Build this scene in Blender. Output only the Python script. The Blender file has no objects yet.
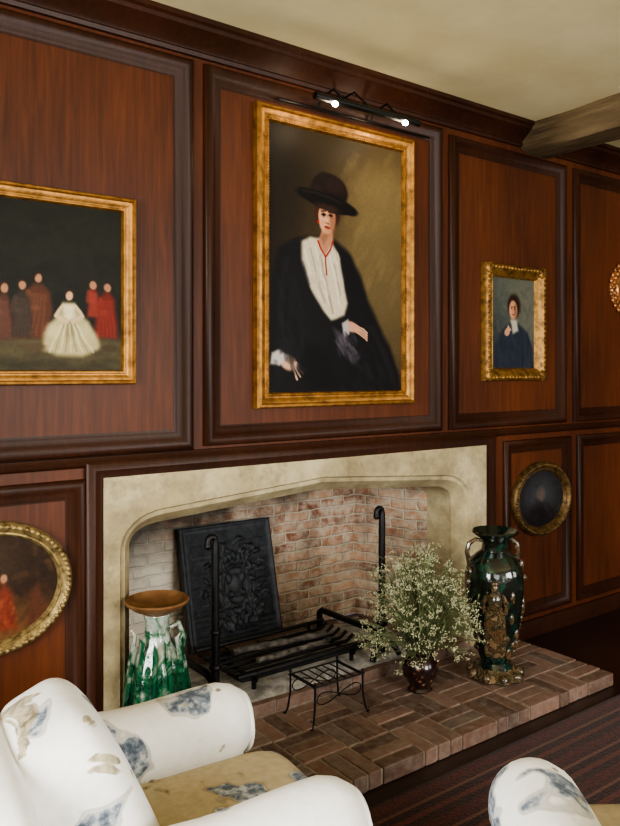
import bpy, bmesh, math, random
import numpy as np
from mathutils import Vector, Matrix
random.seed(7); np.random.seed(7)
scene=bpy.context.scene
COL=scene.collection
try: scene.view_settings.look='AgX - Medium High Contrast'
except Exception: pass

# ------------------------------------------------------------ helpers
def lin(c):
    return tuple(((v/255)/12.92 if v/255<=0.04045 else ((v/255+0.055)/1.055)**2.4) for v in c)
def L4(c): return (*lin(c),1)

class MB:
    def __init__(s): s.v=[];s.f=[];s.m=[];s.uv={}
    def add(s,vs,fs,mi=0,M=None):
        o=len(s.v)
        for p in vs:
            p=Vector(p)
            if M is not None: p=M@p
            s.v.append(p)
        for f in fs:
            s.f.append(tuple(i+o for i in f)); s.m.append(mi)
    def box(s,x0,x1,y0,y1,z0,z1,mi=0,M=None):
        vs=[(x0,y0,z0),(x1,y0,z0),(x1,y1,z0),(x0,y1,z0),(x0,y0,z1),(x1,y0,z1),(x1,y1,z1),(x0,y1,z1)]
        fs=[(0,3,2,1),(4,5,6,7),(0,1,5,4),(1,2,6,5),(2,3,7,6),(3,0,4,7)]
        s.add(vs,fs,mi,M)
    def quad(s,a,b,c,d,uv=None,mi=0):
        s.add([a,b,c,d],[(0,1,2,3)],mi)
        if uv: s.uv[len(s.f)-1]=uv
    def tube(s,pts,r,seg=8,mi=0,M=None,caps=True):
        pts=[Vector(p) for p in pts]; n=len(pts)
        rs=r if isinstance(r,(list,tuple)) else [r]*n
        vs=[];prev=None
        for i,p in enumerate(pts):
            t=(pts[min(i+1,n-1)]-pts[max(i-1,0)])
            if t.length<1e-9: t=Vector((0,0,1))
            t.normalize()
            if prev is None:
                a=Vector((0,0,1)) if abs(t.z)<.9 else Vector((1,0,0))
                u=t.cross(a).normalized()
            else:
                u=prev-t*prev.dot(t)
                u=u.normalized() if u.length>1e-6 else t.orthogonal().normalized()
            prev=u; w=t.cross(u)
            for k in range(seg):
                a=2*math.pi*k/seg
                vs.append(p+(u*math.cos(a)+w*math.sin(a))*rs[i])
        fs=[]
        for i in range(n-1):
            for k in range(seg):
                k2=(k+1)%seg
                fs.append((i*seg+k,i*seg+k2,(i+1)*seg+k2,(i+1)*seg+k))
        if caps:
            fs.append(tuple(range(seg))[::-1]); fs.append(tuple((n-1)*seg+k for k in range(seg)))
        s.add(vs,fs,mi,M)
    def lathe(s,prof,c=(0,0,0),seg=32,mi=0,M=None,sx=1,sy=1,wob=None):
        vs=[];n=len(prof)
        for i,(r,z) in enumerate(prof):
            for k in range(seg):
                a=2*math.pi*k/seg
                rr=r*(wob(a,i/(n-1)) if wob else 1)
                vs.append((c[0]+rr*sx*math.cos(a),c[1]+rr*sy*math.sin(a),c[2]+z))
        fs=[]
        for i in range(n-1):
            for k in range(seg):
                k2=(k+1)%seg
                fs.append((i*seg+k,i*seg+k2,(i+1)*seg+k2,(i+1)*seg+k))
        fs.append(tuple(range(seg))[::-1]); fs.append(tuple((n-1)*seg+k for k in range(seg)))
        s.add(vs,fs,mi,M)
    def sell(s,c,r,e1=1,e2=1,mi=0,M=None,nu=24,nv=16):
        """superellipsoid; small exponents give cushion shapes"""
        sp=lambda v,e: math.copysign(abs(v)**e,v)
        vs=[]
        for i in range(nv+1):
            ph=-math.pi/2+math.pi*i/nv
            for k in range(nu):
                th=2*math.pi*k/nu
                vs.append((c[0]+r[0]*sp(math.cos(ph),e1)*sp(math.cos(th),e2),
                           c[1]+r[1]*sp(math.cos(ph),e1)*sp(math.sin(th),e2),
                           c[2]+r[2]*sp(math.sin(ph),e1)))
        fs=[]
        for i in range(nv):
            for k in range(nu):
                k2=(k+1)%nu
                fs.append((i*nu+k,i*nu+k2,(i+1)*nu+k2,(i+1)*nu+k))
        s.add(vs,fs,mi,M)
    def octa(s,c,r,mi=0):
        x,y,z=c
        s.add([(x+r,y,z),(x-r,y,z),(x,y+r,z),(x,y-r,z),(x,y,z+r),(x,y,z-r)],
              [(0,2,4),(2,1,4),(1,3,4),(3,0,4),(2,0,5),(1,2,5),(3,1,5),(0,3,5)],mi)
    def frame(s,x0,x1,z0,z1,prof,y=0,mi=0):
        vs=[]
        for i,o in prof:
            vs+=[(x0+i,y-o,z0+i),(x1-i,y-o,z0+i),(x1-i,y-o,z1-i),(x0+i,y-o,z1-i)]
        fs=[]
        for j in range(len(prof)-1):
            for k in range(4):
                k2=(k+1)%4
                fs.append((j*4+k,j*4+k2,(j+1)*4+k2,(j+1)*4+k))
        s.add(vs,fs,mi)
    def frame_u(s,x0,x1,z0,z1,prof,y=0,mi=0):
        vs=[]
        for i,o in prof:
            vs+=[(x0+i,y-o,z0),(x0+i,y-o,z1-i),(x1-i,y-o,z1-i),(x1-i,y-o,z0)]
        fs=[]
        for j in range(len(prof)-1):
            for k in range(3):
                fs.append((j*4+k,j*4+k+1,(j+1)*4+k+1,(j+1)*4+k))
        s.add(vs,fs,mi)
    def oval(s,cx,cz,rx,rz,prof,y=0,mi=0,n=64):
        vs=[]
        for i,o in prof:
            for k in range(n):
                a=2*math.pi*k/n
                vs.append((cx+(rx-i)*math.cos(a),y-o,cz+(rz-i)*math.sin(a)))
        fs=[]
        for j in range(len(prof)-1):
            for k in range(n):
                k2=(k+1)%n
                fs.append((j*n+k,j*n+k2,(j+1)*n+k2,(j+1)*n+k))
        s.add(vs,fs,mi)
    def prism_x(s,prof,x0,x1,mi=0):
        n=len(prof)
        vs=[(x0,y,z) for y,z in prof]+[(x1,y,z) for y,z in prof]
        fs=[(k,(k+1)%n,n+(k+1)%n,n+k) for k in range(n)]
        fs.append(tuple(range(n))[::-1]); fs.append(tuple(range(n,2*n)))
        s.add(vs,fs,mi)
    def build(s,name,mats,parent=None,smooth=40,bevel=0,recalc=True,loc=None,rotz=0):
        me=bpy.data.meshes.new(name)
        me.from_pydata([tuple(v) for v in s.v],[],s.f)
        for m in mats: me.materials.append(m)
        for p,mi in zip(me.polygons,s.m): p.material_index=mi
        if s.uv:
            ul=me.uv_layers.new(name="UVMap")
            for fi,uv in s.uv.items():
                p=me.polygons[fi]
                for li,c in zip(p.loop_indices,uv): ul.data[li].uv=c
        if recalc:
            bm=bmesh.new(); bm.from_mesh(me)
            bmesh.ops.recalc_face_normals(bm,faces=bm.faces)
            bm.to_mesh(me); bm.free()
        if smooth:
            me.polygons.foreach_set("use_smooth",[True]*len(me.polygons))
            me.set_sharp_from_angle(angle=math.radians(smooth))
        ob=bpy.data.objects.new(name,me); COL.objects.link(ob)
        if bevel:
            b=ob.modifiers.new("bevel","BEVEL"); b.width=bevel; b.segments=2; b.limit_method='ANGLE'
        if loc: ob.location=loc
        ob.rotation_euler=(0,0,rotz)
        if parent: ob.parent=parent
        return ob

def empty(name,loc=(0,0,0),rotz=0):
    e=bpy.data.objects.new(name,None); e.empty_display_size=.1
    e.location=loc; e.rotation_euler=(0,0,rotz); COL.objects.link(e); return e

# ------------------------------------------------------------ materials
class NT:
    def __init__(s,name):
        s.mat=bpy.data.materials.new(name); s.mat.use_nodes=True
        s.t=s.mat.node_tree; s.n=s.t.nodes; s.l=s.t.links
        s.b=s.n["Principled BSDF"]
        s.co=s.n.new("ShaderNodeTexCoord")
    def node(s,k,**kw):
        n=s.n.new(k)
        for a,b in kw.items(): setattr(n,a,b)
        return n
    def link(s,a,b): s.l.new(a,b)
    def mapping(s,scale=(1,1,1),src="Object",rot=(0,0,0)):
        m=s.node("ShaderNodeMapping"); m.inputs["Scale"].default_value=scale
        m.inputs["Rotation"].default_value=rot
        s.link(s.co.outputs[src],m.inputs["Vector"]); return m.outputs[0]
    def noise(s,vec,scale=5,detail=4,rough=.5,dist=0):
        n=s.node("ShaderNodeTexNoise"); n.inputs["Scale"].default_value=scale
        n.inputs["Detail"].default_value=detail; n.inputs["Roughness"].default_value=rough
        n.inputs["Distortion"].default_value=dist
        s.link(vec,n.inputs["Vector"]); return n.outputs[0]
    def ramp(s,fac,stops,interp='LINEAR'):
        r=s.node("ShaderNodeValToRGB"); r.color_ramp.interpolation=interp
        e=r.color_ramp.elements
        while len(e)<len(stops): e.new(.5)
        for k,(p,c) in enumerate(stops): e[k].position=p; e[k].color=L4(c)
        s.link(fac,r.inputs[0]); return r.outputs[0]
    def math(s,op,a,b=None,c=None):
        n=s.node("ShaderNodeMath",operation=op)
        for i,v in enumerate((a,b,c)):
            if v is None: continue
            if isinstance(v,(int,float)): n.inputs[i].default_value=v
            else: s.link(v,n.inputs[i])
        return n.outputs[0]
    def mix(s,f,a,b,mode='MIX'):
        m=s.node("ShaderNodeMix",data_type='RGBA',blend_type=mode)
        for sock,val in ((m.inputs[0],f),(m.inputs[6],a),(m.inputs[7],b)):
            if hasattr(val,"is_linked"): s.link(val,sock)
            else: sock.default_value=val
        return m.outputs[2]
    def base(s,c): 
        if isinstance(c,tuple): s.b.inputs["Base Color"].default_value=c
        else: s.link(c,s.b.inputs["Base Color"])
    def bump(s,h,strength=.3,dist=.01):
        b=s.node("ShaderNodeBump"); b.inputs["Strength"].default_value=strength
        b.inputs["Distance"].default_value=dist
        s.link(h,b.inputs["Height"]); s.link(b.outputs[0],s.b.inputs["Normal"])
    def set(s,rough=.5,metal=0,coat=0,spec=None,sheen=0,crough=.25):
        s.b.inputs["Roughness"].default_value=rough; s.b.inputs["Metallic"].default_value=metal
        s.b.inputs["Coat Weight"].default_value=coat; s.b.inputs["Coat Roughness"].default_value=crough
        s.b.inputs["Sheen Weight"].default_value=sheen
        if spec is not None: s.b.inputs["Specular IOR Level"].default_value=spec
        return s.mat

def wood(name,c1,c2,c3,sc=(30,30,1.6),rough=.3,coat=.3,bump=.06,spec=.5):
    t=NT(name); v=t.mapping(sc)
    n=t.noise(v,1.6,6,.6,.5)
    v2=t.mapping((1.2,1.2,.5)); big=t.noise(v2,1.5,2,.5)
    c=t.ramp(n,[(.3,c1),(.52,c2),(.75,c3)])
    c=t.mix(.45,c,t.ramp(big,[(.3,c1),(.7,c3)]))
    fine=t.noise(t.mapping((sc[0]*5,sc[1]*5,sc[2]*3)),2,3,.6)
    c=t.mix(t.ramp(fine,[(.3,(120,120,120)),(.55,(0,0,0))]),c,L4(tuple(int(k*.55) for k in c1)))
    t.base(c); t.bump(n,bump,.004); return t.set(rough,0,coat,spec)
M_PANEL=wood("walnut_panelling",(50,24,12),(80,41,21),(106,57,30),rough=.46,coat=0,spec=.26)
M_TRIM=wood("walnut_moulding",(30,15,9),(50,26,14),(68,37,21),rough=.42,coat=0,spec=.24)
M_FLOOR=wood("dark_floorboards",(26,16,11),(40,25,18),(54,35,26),sc=(1.6,22,22),rough=.4,spec=.35)
M_BEAM=wood("old_oak_beam",(62,50,34),(98,81,58),(128,110,82),sc=(22,1.5,22),rough=.85,coat=0,bump=.8,spec=.2)
def plain(name,c,rough=.5,metal=0,coat=0,nscale=0,c2=None,bump=0,spec=None):
    t=NT(name)
    if nscale:
        n=t.noise(t.mapping(),nscale,5,.6)
        t.base(t.ramp(n,[(.35,c),(.68,c2 or c)]))
        if bump: t.bump(n,bump,.01)
    else: t.base(L4(c))
    return t.set(rough,metal,coat,spec)
M_CEIL=plain("aged_ceiling_plaster",(202,188,142),.9,nscale=2.2,c2=(218,205,162),bump=.15)
M_WALL=plain("cream_wall_plaster",(190,180,150),.9,nscale=3,c2=(200,190,160))
M_IRON=plain("black_wrought_iron",(9,9,10),.45,.4,nscale=40,c2=(20,20,22),bump=.2)
M_CAST=plain("cast_iron",(27,29,32),.6,.3,nscale=30,c2=(50,53,58),bump=.3)
M_ASH=plain("wood_ash",(112,108,102),.95,nscale=14,c2=(190,184,176),bump=.8)
M_CHAR=plain("charred_log",(30,26,23),.9,nscale=25,c2=(110,102,94),bump=.9)
t=NT("limestone"); n1=t.noise(t.mapping(),2.3,5,.65); n2=t.noise(t.mapping(),16,6,.7); n3=t.noise(t.mapping((1,1,.35)),5,5,.7)
c=t.ramp(n1,[(.32,(124,110,82)),(.5,(166,152,118)),(.68,(198,186,152))])
c=t.mix(t.ramp(n2,[(.48,(0,0,0)),(.70,(190,190,190))]),c,L4((108,96,76)))
c=t.mix(t.ramp(n3,[(.54,(0,0,0)),(.72,(150,150,150))]),c,L4((84,76,64))); t.base(c); t.bump(n2,.5,.012); M_STONE=t.set(.9,spec=.25)
M_MORTAR=plain("mortar",(120,108,95),.95,nscale=30,c2=(156,143,128),bump=.4)
def gold(name,c1=(92,62,20),c2=(190,140,58),rough=.38,sc=45):
    t=NT(name); n=t.noise(t.mapping(),sc,5,.65)
    t.base(t.ramp(n,[(.34,c1),(.6,c2)])); t.bump(n,.5,.006); return t.set(rough,.65)
M_GOLD=gold("gilt",(108,74,34),(168,120,60),.44,22); M_GOLD2=gold("antique_gilt",(50,38,21),(112,86,50),.5,35)
M_GOLD3=gold("pale_gilt",(92,76,46),(168,146,98),.5,35)
M_BLACK=plain("black_metal_lamp",(18,17,16),.35,.3)
t=NT("lamp_bulb"); t.base((1,1,1,1)); t.b.inputs["Emission Color"].default_value=(1,.88,.68,1); t.b.inputs["Emission Strength"].default_value=60; M_BULB=t.mat

# firebox brick: mottled, pale-blotched and sooty; daylight at lower left painted in
t=NT("firebox_brick"); uv=t.mapping((1,1,1),"UV")
wn=t.node("ShaderNodeTexNoise"); wn.inputs["Scale"].default_value=11; t.link(uv,wn.inputs["Vector"])
va=t.node("ShaderNodeVectorMath",operation='MULTIPLY_ADD'); t.link(wn.outputs["Color"],va.inputs[0]); va.inputs[1].default_value=(.04,.028,0); t.link(uv,va.inputs[2])
b=t.node("ShaderNodeTexBrick"); t.link(va.outputs[0],b.inputs["Vector"])
for k,v in (("Scale",1),("Brick Width",.165),("Row Height",.056),("Mortar Size",.008),("Mortar Smooth",.7),("Bias",-.05)): b.inputs[k].default_value=v
b.inputs["Color1"].default_value=L4((122,76,57)); b.inputs["Color2"].default_value=L4((186,146,116)); b.inputs["Mortar"].default_value=L4((178,168,148))
n=t.noise(uv,15,6,.7); n2=t.noise(uv,3.2,4,.6); n3=t.noise(uv,7,4,.6)
c=t.mix(t.ramp(n,[(.40,(0,0,0)),(.58,(222,222,222))]),b.outputs["Color"],L4((190,178,158)))
c=t.mix(t.ramp(n3,[(.50,(0,0,0)),(.64,(170,170,170))]),c,L4((84,66,58)))
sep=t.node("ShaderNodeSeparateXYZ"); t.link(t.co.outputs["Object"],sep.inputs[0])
lit=t.math('ADD',t.math('MULTIPLY_ADD',sep.outputs[0],-1.1,1.95),t.math('MULTIPLY_ADD',sep.outputs[2],-.5,.38))
lit=t.math('ADD',lit,t.math('MULTIPLY_ADD',n2,1.0,-.5))
c=t.mix(t.ramp(lit,[(.0,(0,0,0)),(.35,(232,232,232))]),c,L4((228,221,205)))  # bright daylit patch put into the brick colour, left and low
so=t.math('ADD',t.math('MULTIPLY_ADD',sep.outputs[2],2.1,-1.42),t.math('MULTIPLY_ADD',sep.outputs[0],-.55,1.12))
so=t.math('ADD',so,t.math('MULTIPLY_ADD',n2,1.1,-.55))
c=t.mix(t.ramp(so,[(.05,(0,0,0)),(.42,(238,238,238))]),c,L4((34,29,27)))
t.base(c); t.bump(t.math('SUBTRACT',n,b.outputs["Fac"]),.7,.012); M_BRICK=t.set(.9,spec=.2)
# hearth paving : tint per brick
t=NT("hearth_brick"); g=t.node("ShaderNodeNewGeometry")
c=t.ramp(g.outputs["Random Per Island"],[(0,(78,56,46)),(.35,(106,78,65)),(.7,(128,98,84)),(1,(98,84,76))])
n=t.noise(t.mapping(),26,6,.7); c=t.mix(t.ramp(n,[(.42,(0,0,0)),(.7,(190,190,190))]),c,L4((150,138,126)))
n2=t.noise(t.mapping(),3,4,.6); c=t.mix(t.ramp(n2,[(.5,(0,0,0)),(.7,(170,170,170))]),c,L4((56,46,42)))
t.base(c); t.bump(n,.6,.010); M_HB=t.set(.58,spec=.45)
# rug
t=NT("striped_rug"); sep=t.node("ShaderNodeSeparateXYZ"); t.link(t.co.outputs["Object"],sep.inputs[0])
fr=t.math('FRACT',t.math('MULTIPLY',sep.outputs[1],6))
c=t.ramp(fr,[(0,(72,30,25)),(.22,(34,22,20)),(.42,(92,46,36)),(.56,(28,19,19)),(.76,(106,74,58)),(.84,(56,25,22))],'CONSTANT')
n=t.noise(t.mapping((1,1,1)),90,3,.6); c=t.mix(.4,c,t.ramp(n,[(.35,(26,15,13)),(.65,(92,54,44))])); t.base(c); t.bump(n,.6,.006); M_RUG=t.set(.95,sheen=.1,spec=.2)
# chintz
def chintz(name,bg,bg2):
    t=NT(name); o=t.mapping()
    a=t.noise(o,6.0,2,.5,.4); b=t.noise(t.mapping((1,1,1),rot=(.7,.3,1)),6.2,3,.6,.9); w=t.noise(o,42,3,.6)
    c=t.ramp(w,[(.3,bg),(.7,bg2)])
    fb=t.ramp(a,[(.585,(0,0,0)),(.61,(255,255,255))])
    c=t.mix(fb,c,t.ramp(w,[(.38,(84,94,108)),(.5,(128,138,150)),(.64,(192,196,198))]))
    ed=t.ramp(a,[(.566,(0,0,0)),(.583,(190,190,190)),(.60,(0,0,0))]); c=t.mix(ed,c,L4((120,104,78)))
    fo=t.ramp(b,[(.62,(0,0,0)),(.64,(240,240,240))])
    c=t.mix(fo,c,t.ramp(w,[(.4,(120,106,76)),(.6,(190,176,140))])); t.base(c); t.bump(t.noise(o,5,3,.5),.35,.03); return t.set(.85,sheen=.1,spec=.2)
M_CH=chintz("floral_chintz",(242,242,240),(250,250,248)); M_CH2=chintz("floral_chintz_seat",(176,160,128),(192,178,146))
# ceramics
def majolica(name,cols,scale=7,rough=.12,lo=.27,hi=.77):
    t=NT(name); n=t.noise(t.mapping(),scale,3,.6,1.5)
    st=[(lo+(hi-lo)*i/(len(cols)-1),c) for i,c in enumerate(cols)]
    t.base(t.ramp(n,st)); t.bump(n,.4,.01); return t.set(rough,0,.6,crough=.05)
M_MAJ=majolica("majolica_dark",[(6,14,13),(14,50,40),(9,24,20),(28,22,16),(20,62,48),(12,26,22)],8)
M_MAJTAN=majolica("majolica_tan",[(34,26,18),(98,74,48),(26,36,28),(130,104,74),(36,26,18)],18,.2)
t=NT("majolica_green_white"); n=t.noise(t.mapping(),9,3,.6,1.5); sep=t.node("ShaderNodeSeparateXYZ"); t.link(t.co.outputs["Object"],sep.inputs[0])
f=t.math('ADD',n,t.math('MULTIPLY_ADD',sep.outputs[2],-.75,.27))
t.base(t.ramp(f,[(.36,(170,176,164)),(.45,(96,122,102)),(.50,(22,92,62)),(.62,(6,50,34)),(.72,(44,112,84))])); t.bump(n,.5,.012); M_MAJG=t.set(.08,0,.6,crough=.05)
M_DISH=plain("turned_bronze_dish",(96,66,40),.4,.2,nscale=12,c2=(142,104,68))
t=NT("lustre_pot"); vo=t.node("ShaderNodeTexVoronoi"); vo.inputs["Scale"].default_value=34; t.link(t.mapping(),vo.inputs["Vector"])
t.base(t.ramp(vo.outputs["Distance"],[(.16,(138,108,84)),(.28,(62,34,28)),(.6,(30,16,15))])); M_POT=t.set(.15,.2,.5)
M_STEM=plain("dried_stem",(92,100,62),.8); M_FLOR=plain("cream_florets",(156,156,120),.8,nscale=20,c2=(198,196,164)); M_LEAF=plain("grey_green_leaf",(84,96,64),.8,nscale=10,c2=(122,130,94))

# ------------------------------------------------------------ room shell
H=3.0; X0,X1,Y1=-1.8,7.4,-5.4
m=MB(); m.box(X0-.2,X1+.2,Y1-.2,1.3,-.1,0); m.build("floor",[M_FLOOR],smooth=0)
m=MB(); m.box(X0-.2,X1+.2,Y1-.2,1.3,H,H+.1); m.build("ceiling",[M_CEIL],smooth=0)
FX0,FX1,FZ=1.10,3.21,1.13
m=MB(); m.box(X0,FX0,0,.12,0,H); m.box(FX1,X1,0,.12,0,H); m.box(FX0,FX1,0,.12,FZ,H)
m.build("wall_north",[M_PANEL],smooth=0)
def holed(name,axis,pos,th,a0,a1,holes,z0,z1,mat):
    m=MB(); cur=a0
    def bx(p,q,r,s_):
        if axis=='y': m.box(p,q,pos,pos+th,r,s_)
        else: m.box(pos,pos+th,p,q,r,s_)
    for (h0,h1) in holes:
        bx(cur,h0,0,H); bx(h0,h1,0,z0); bx(h0,h1,z1,H); cur=h1
    bx(cur,a1,0,H); return m.build(name,[mat],smooth=0)
south=[(-.9,.7),(1.6,3.2),(4.1,5.7)]; west=[(-3.6,-1.6)]
holed("wall_south",'y',Y1-.2,.2,X0-.2,X1+.2,south,.75,2.45,M_WALL)
holed("wall_west",'x',X0-.2,.2,Y1,1.3,west,.75,2.45,M_WALL)
m=MB(); m.box(X1,X1+.2,Y1,1.3,0,H); m.build("wall_east",[M_PANEL],smooth=0)
M_WIN=plain("painted_window_frame",(215,210,195),.5)
def window(n,axis,pos,a0,a1,z0,z1):
    m=MB()
    def bx(p,q,r,s_,d=.03):
        if axis=='y': m.box(p,q,pos-d,pos+d,r,s_)
        else: m.box(pos-d,pos+d,p,q,r,s_)
    bx(a0,a0+.06,z0,z1);bx(a1-.06,a1,z0,z1);bx(a0+.06,a1-.06,z0,z0+.06);bx(a0+.06,a1-.06,z1-.06,z1)
    for k in (1,2,3):
        x=a0+(a1-a0)*k/4; bx(x-.015,x+.015,z0+.06,z1-.06,.015)
    for k in (1,2):
        z=z0+(z1-z0)*k/3; bx(a0+.06,a1-.06,z-.013,z+.013,.013)
    m.build("window_%d"%n,[M_WIN],smooth=0)
for i,(a,b) in enumerate(south): window(i+1,'y',Y1-.1,a,b,.75,2.45)
window(4,'x',X0-.1,west[0][0],west[0][1],.75,2.45)

# ---- panelling mouldings
P=[(0,0),(.0,.014),(.006,.024),(.018,.030),(.032,.027),(.044,.014),(.056,.008),(.066,.006),(.072,.002),(.085,.001)]
m=MB()
for (a,b,z0,z1) in [(-1.7,-.05,1.24,2.85),(0.0,1.449,1.24,2.85),(1.50,2.913,1.25,2.85),(2.974,4.0,1.25,2.83),(4.085,5.3,1.25,2.83),(5.38,6.6,1.25,2.83)]:
    m.frame(a,b,z0,z1,P)
m.build("trim_1",[M_TRIM],smooth=45)
m=MB()
for (a,b,z0,z1) in [(-1.7,-.05,.14,1.155),(0.0,.997,.14,1.155),(3.42,4.055,.13,1.165),(4.125,5.3,.13,1.165),(5.38,6.6,.13,1.165)]:
    m.frame(a,b,z0,z1,[(i*.9,o*.85) for i,o in P])
m.build("trim_2",[M_TRIM],smooth=45)
m=MB(); m.prism_x([(0,1.195),(-.012,1.198),(-.02,1.206),(-.022,1.216),(-.014,1.224),(-.01,1.236),(0,1.238)],X0,X1)
m.build("trim_3",[M_TRIM],smooth=35)
m=MB(); m.prism_x([(0,2.868),(-.015,2.87),(-.02,2.885),(-.014,2.893),(-.02,2.905),(-.045,2.925),(-.07,2.95),(-.08,2.955),(-.082,2.972),(-.095,2.98),(-.095,3.0),(0,3.0)],X0,X1)
m.build("trim_4",[M_TRIM],smooth=35)
m=MB()
for a,b in((X0,1.0),(3.44,X1)): m.prism_x([(0,0),(-.02,0),(-.02,.08),(-.012,.095),(0,.1)],a,b)
m.build("baseboard_north",[M_TRIM],smooth=35)
# beam
m=MB(); nb=60
vs=[];ph=[random.uniform(0,6) for _ in range(9)]
for i in range(nb+1):
    y=-.002-5.35*i/nb
    for k,(x,z) in enumerate([(3.58,3.0),(3.572,2.93),(3.58,2.865),(3.605,2.842),(3.72,2.835),(3.83,2.842),(3.85,2.862),(3.86,2.93),(3.85,3.0)]):
        wv=.010*math.sin(y*3.1+ph[k])+.005*math.sin(y*9+ph[k]*2)
        vs.append((x+wv+random.uniform(-.003,.003),y,z+((wv+random.uniform(-.003,.003)) if z<3 else 0)))
fs=[]
for i in range(nb):
    for k in range(8): fs.append((i*9+k,i*9+k+1,(i+1)*9+k+1,(i+1)*9+k))
fs.append(tuple(range(9))); m.add(vs,fs); m.build("ceiling_beam",[M_BEAM],smooth=50)

# ------------------------------------------------------------ fireplace
fp=empty("fireplace",(2.15,0,0))
def tofp(o):
    o.parent=fp; o.matrix_parent_inverse=Matrix.Translation((-2.15,0,0))
inner=[];outer=[]
oxl,oxr,ozt=1.06,3.25,1.165; ixl,ixr=1.145,3.10
def addp(a,b): inner.append(a);outer.append(b)
for z in (.066,.3,.6,.86): addp((ixl,z),(oxl,z))
RX,RZ=.17,.135
for k in range(1,9):
    a=math.pi/2*k/8
    f=k/8
    # tighter, slightly faceted shoulder of a four-centred arch
    p=(ixl+RX*(1-math.cos(a))*(.75+.25*f),.86+RZ*(.85*math.sin(a)+.15*f))
    q=(oxl,.86+(ozt-.86)*k/4) if k<=4 else (oxl+(ixl+RX-oxl)*(k-4)/4,ozt)
    addp(p,q)
for k in range(1,12):
    x=ixl+RX+(ixr-ixl-2*RX)*k/12; f=1-abs(k-6)/6
    addp((x,.995+.058*f),(x,ozt))
for k in range(8,0,-1):
    a=math.pi/2*k/8; f=k/8
    p=(ixr-RX*(1-math.cos(a))*(.75+.25*f),.86+RZ*(.85*math.sin(a)+.15*f))
    q=(oxr,.86+(ozt-.86)*k/4) if k<=4 else (oxr-(oxr-ixr+RX)*(k-4)/4,ozt)
    addp(p,q)
for z in (.86,.6,.3,.066): addp((ixr,z),(oxr,z))
def off(path,d):
    out=[];n=len(path)
    for i in range(n):
        a=Vector(path[max(i-1,0)]);b=Vector(path[min(i+1,n-1)]); t=(b-a).normalized()
        out.append((path[i][0]+t.y*d,path[i][1]-t.x*d))
    return out
loops=[[(x,.10,z) for x,z in outer],[(x,-.028,z) for x,z in outer],
  [(x,-.028,z) for x,z in off(inner,-.02)],[(x,-.014,z) for x,z in off(inner,-.012)],[(x,-.012,z) for x,z in off(inner,.006)],
  [(x,.05,z) for x,z in off(inner,.05)],[(x,.062,z) for x,z in off(inner,.05)],[(x,.24,z) for x,z in off(inner,.06)]]
m=MB();n=len(inner)
vs=[p for lp in loops for p in lp];fs=[]
for j in range(len(loops)-1):
    for k in range(n-1): fs.append((j*n+k,j*n+k+1,(j+1)*n+k+1,(j+1)*n+k))
m.add(vs,fs); tofp(m.build("stone_surround",[M_STONE],smooth=25))
m=MB(); m.frame_u(.995,3.335,0,1.215,[(0,0),(0,.02),(.01,.03),(.03,.036),(.045,.03),(.06,.028),(.066,.0)])
m.box(3.245,3.275,-.02,0,0,1.17)
tofp(m.build("wood_architrave",[M_TRIM],smooth=35))
# firebox
zt=1.7;zb=.12;by=.66
A=(1.22,.2);B=(1.40,by);C=(2.875,by);Dp=(3.05,.2)
m=MB()
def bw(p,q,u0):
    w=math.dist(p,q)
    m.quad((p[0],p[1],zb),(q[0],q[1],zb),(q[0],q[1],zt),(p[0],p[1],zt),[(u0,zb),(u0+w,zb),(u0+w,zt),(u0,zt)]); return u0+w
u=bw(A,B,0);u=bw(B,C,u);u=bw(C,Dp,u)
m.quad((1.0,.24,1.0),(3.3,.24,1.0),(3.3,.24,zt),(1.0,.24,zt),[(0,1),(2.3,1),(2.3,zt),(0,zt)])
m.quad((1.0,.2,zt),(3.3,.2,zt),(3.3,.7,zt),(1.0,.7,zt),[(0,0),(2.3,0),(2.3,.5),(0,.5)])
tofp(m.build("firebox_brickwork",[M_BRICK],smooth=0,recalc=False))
def brickrow(m,x0,x1,y0,y1,z0,z1,L,off=0,gap=.008):
    x=x0-off
    while x<x1-.01:
        a=max(x,x0);b=min(x+L-gap,x1)
        if b-a>.02:
            j=random.uniform(-.003,.003); m.box(a,b,y0+gap/2,y1-gap/2,z0,z1+j)
        x+=L
m=MB(); m.box(1.2,3.07,-.05,.66,.0,.114,1)
for r in range(7): 
    y=-.06+r*.105; 
    brickrow(m,1.19,3.08,y,min(y+.105,.66),.066,.12,.215,(r%2)*.107)
tofp(m.build("inner_hearth",[M_HB,M_MORTAR],smooth=0,bevel=.004))
# front hearth basket weave
m=MB(); hx0,hx1,hy0,hy1=1.02,3.43,-.69,-.06; m.box(hx0+.012,hx1-.012,hy0+.012,-.001,0,.0600,1)
nbx=11;nby=3;bwid=(hx1-hx0)/nbx;bh=(hy1-hy0)/nby
def jit(): return random.uniform(-.002,.002)
for i in range(nbx):
    for j in range(nby):
        xa=hx0+i*bwid;ya=hy0+j*bh
        for k in range(3):
            z=.065+random.uniform(-.003,.002)
            if (i+j)%2==0: m.box(xa+.005+jit(),xa+bwid-.005+jit(),ya+k*bh/3+.005+jit(),ya+(k+1)*bh/3-.005+jit(),.002,z)
            else: m.box(xa+k*bwid/3+.005+jit(),xa+(k+1)*bwid/3-.005+jit(),ya+.005+jit(),ya+bh-.005+jit(),.002,z)
tofp(m.build("brick_hearth",[M_HB,M_MORTAR],smooth=0,bevel=.004))

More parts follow.
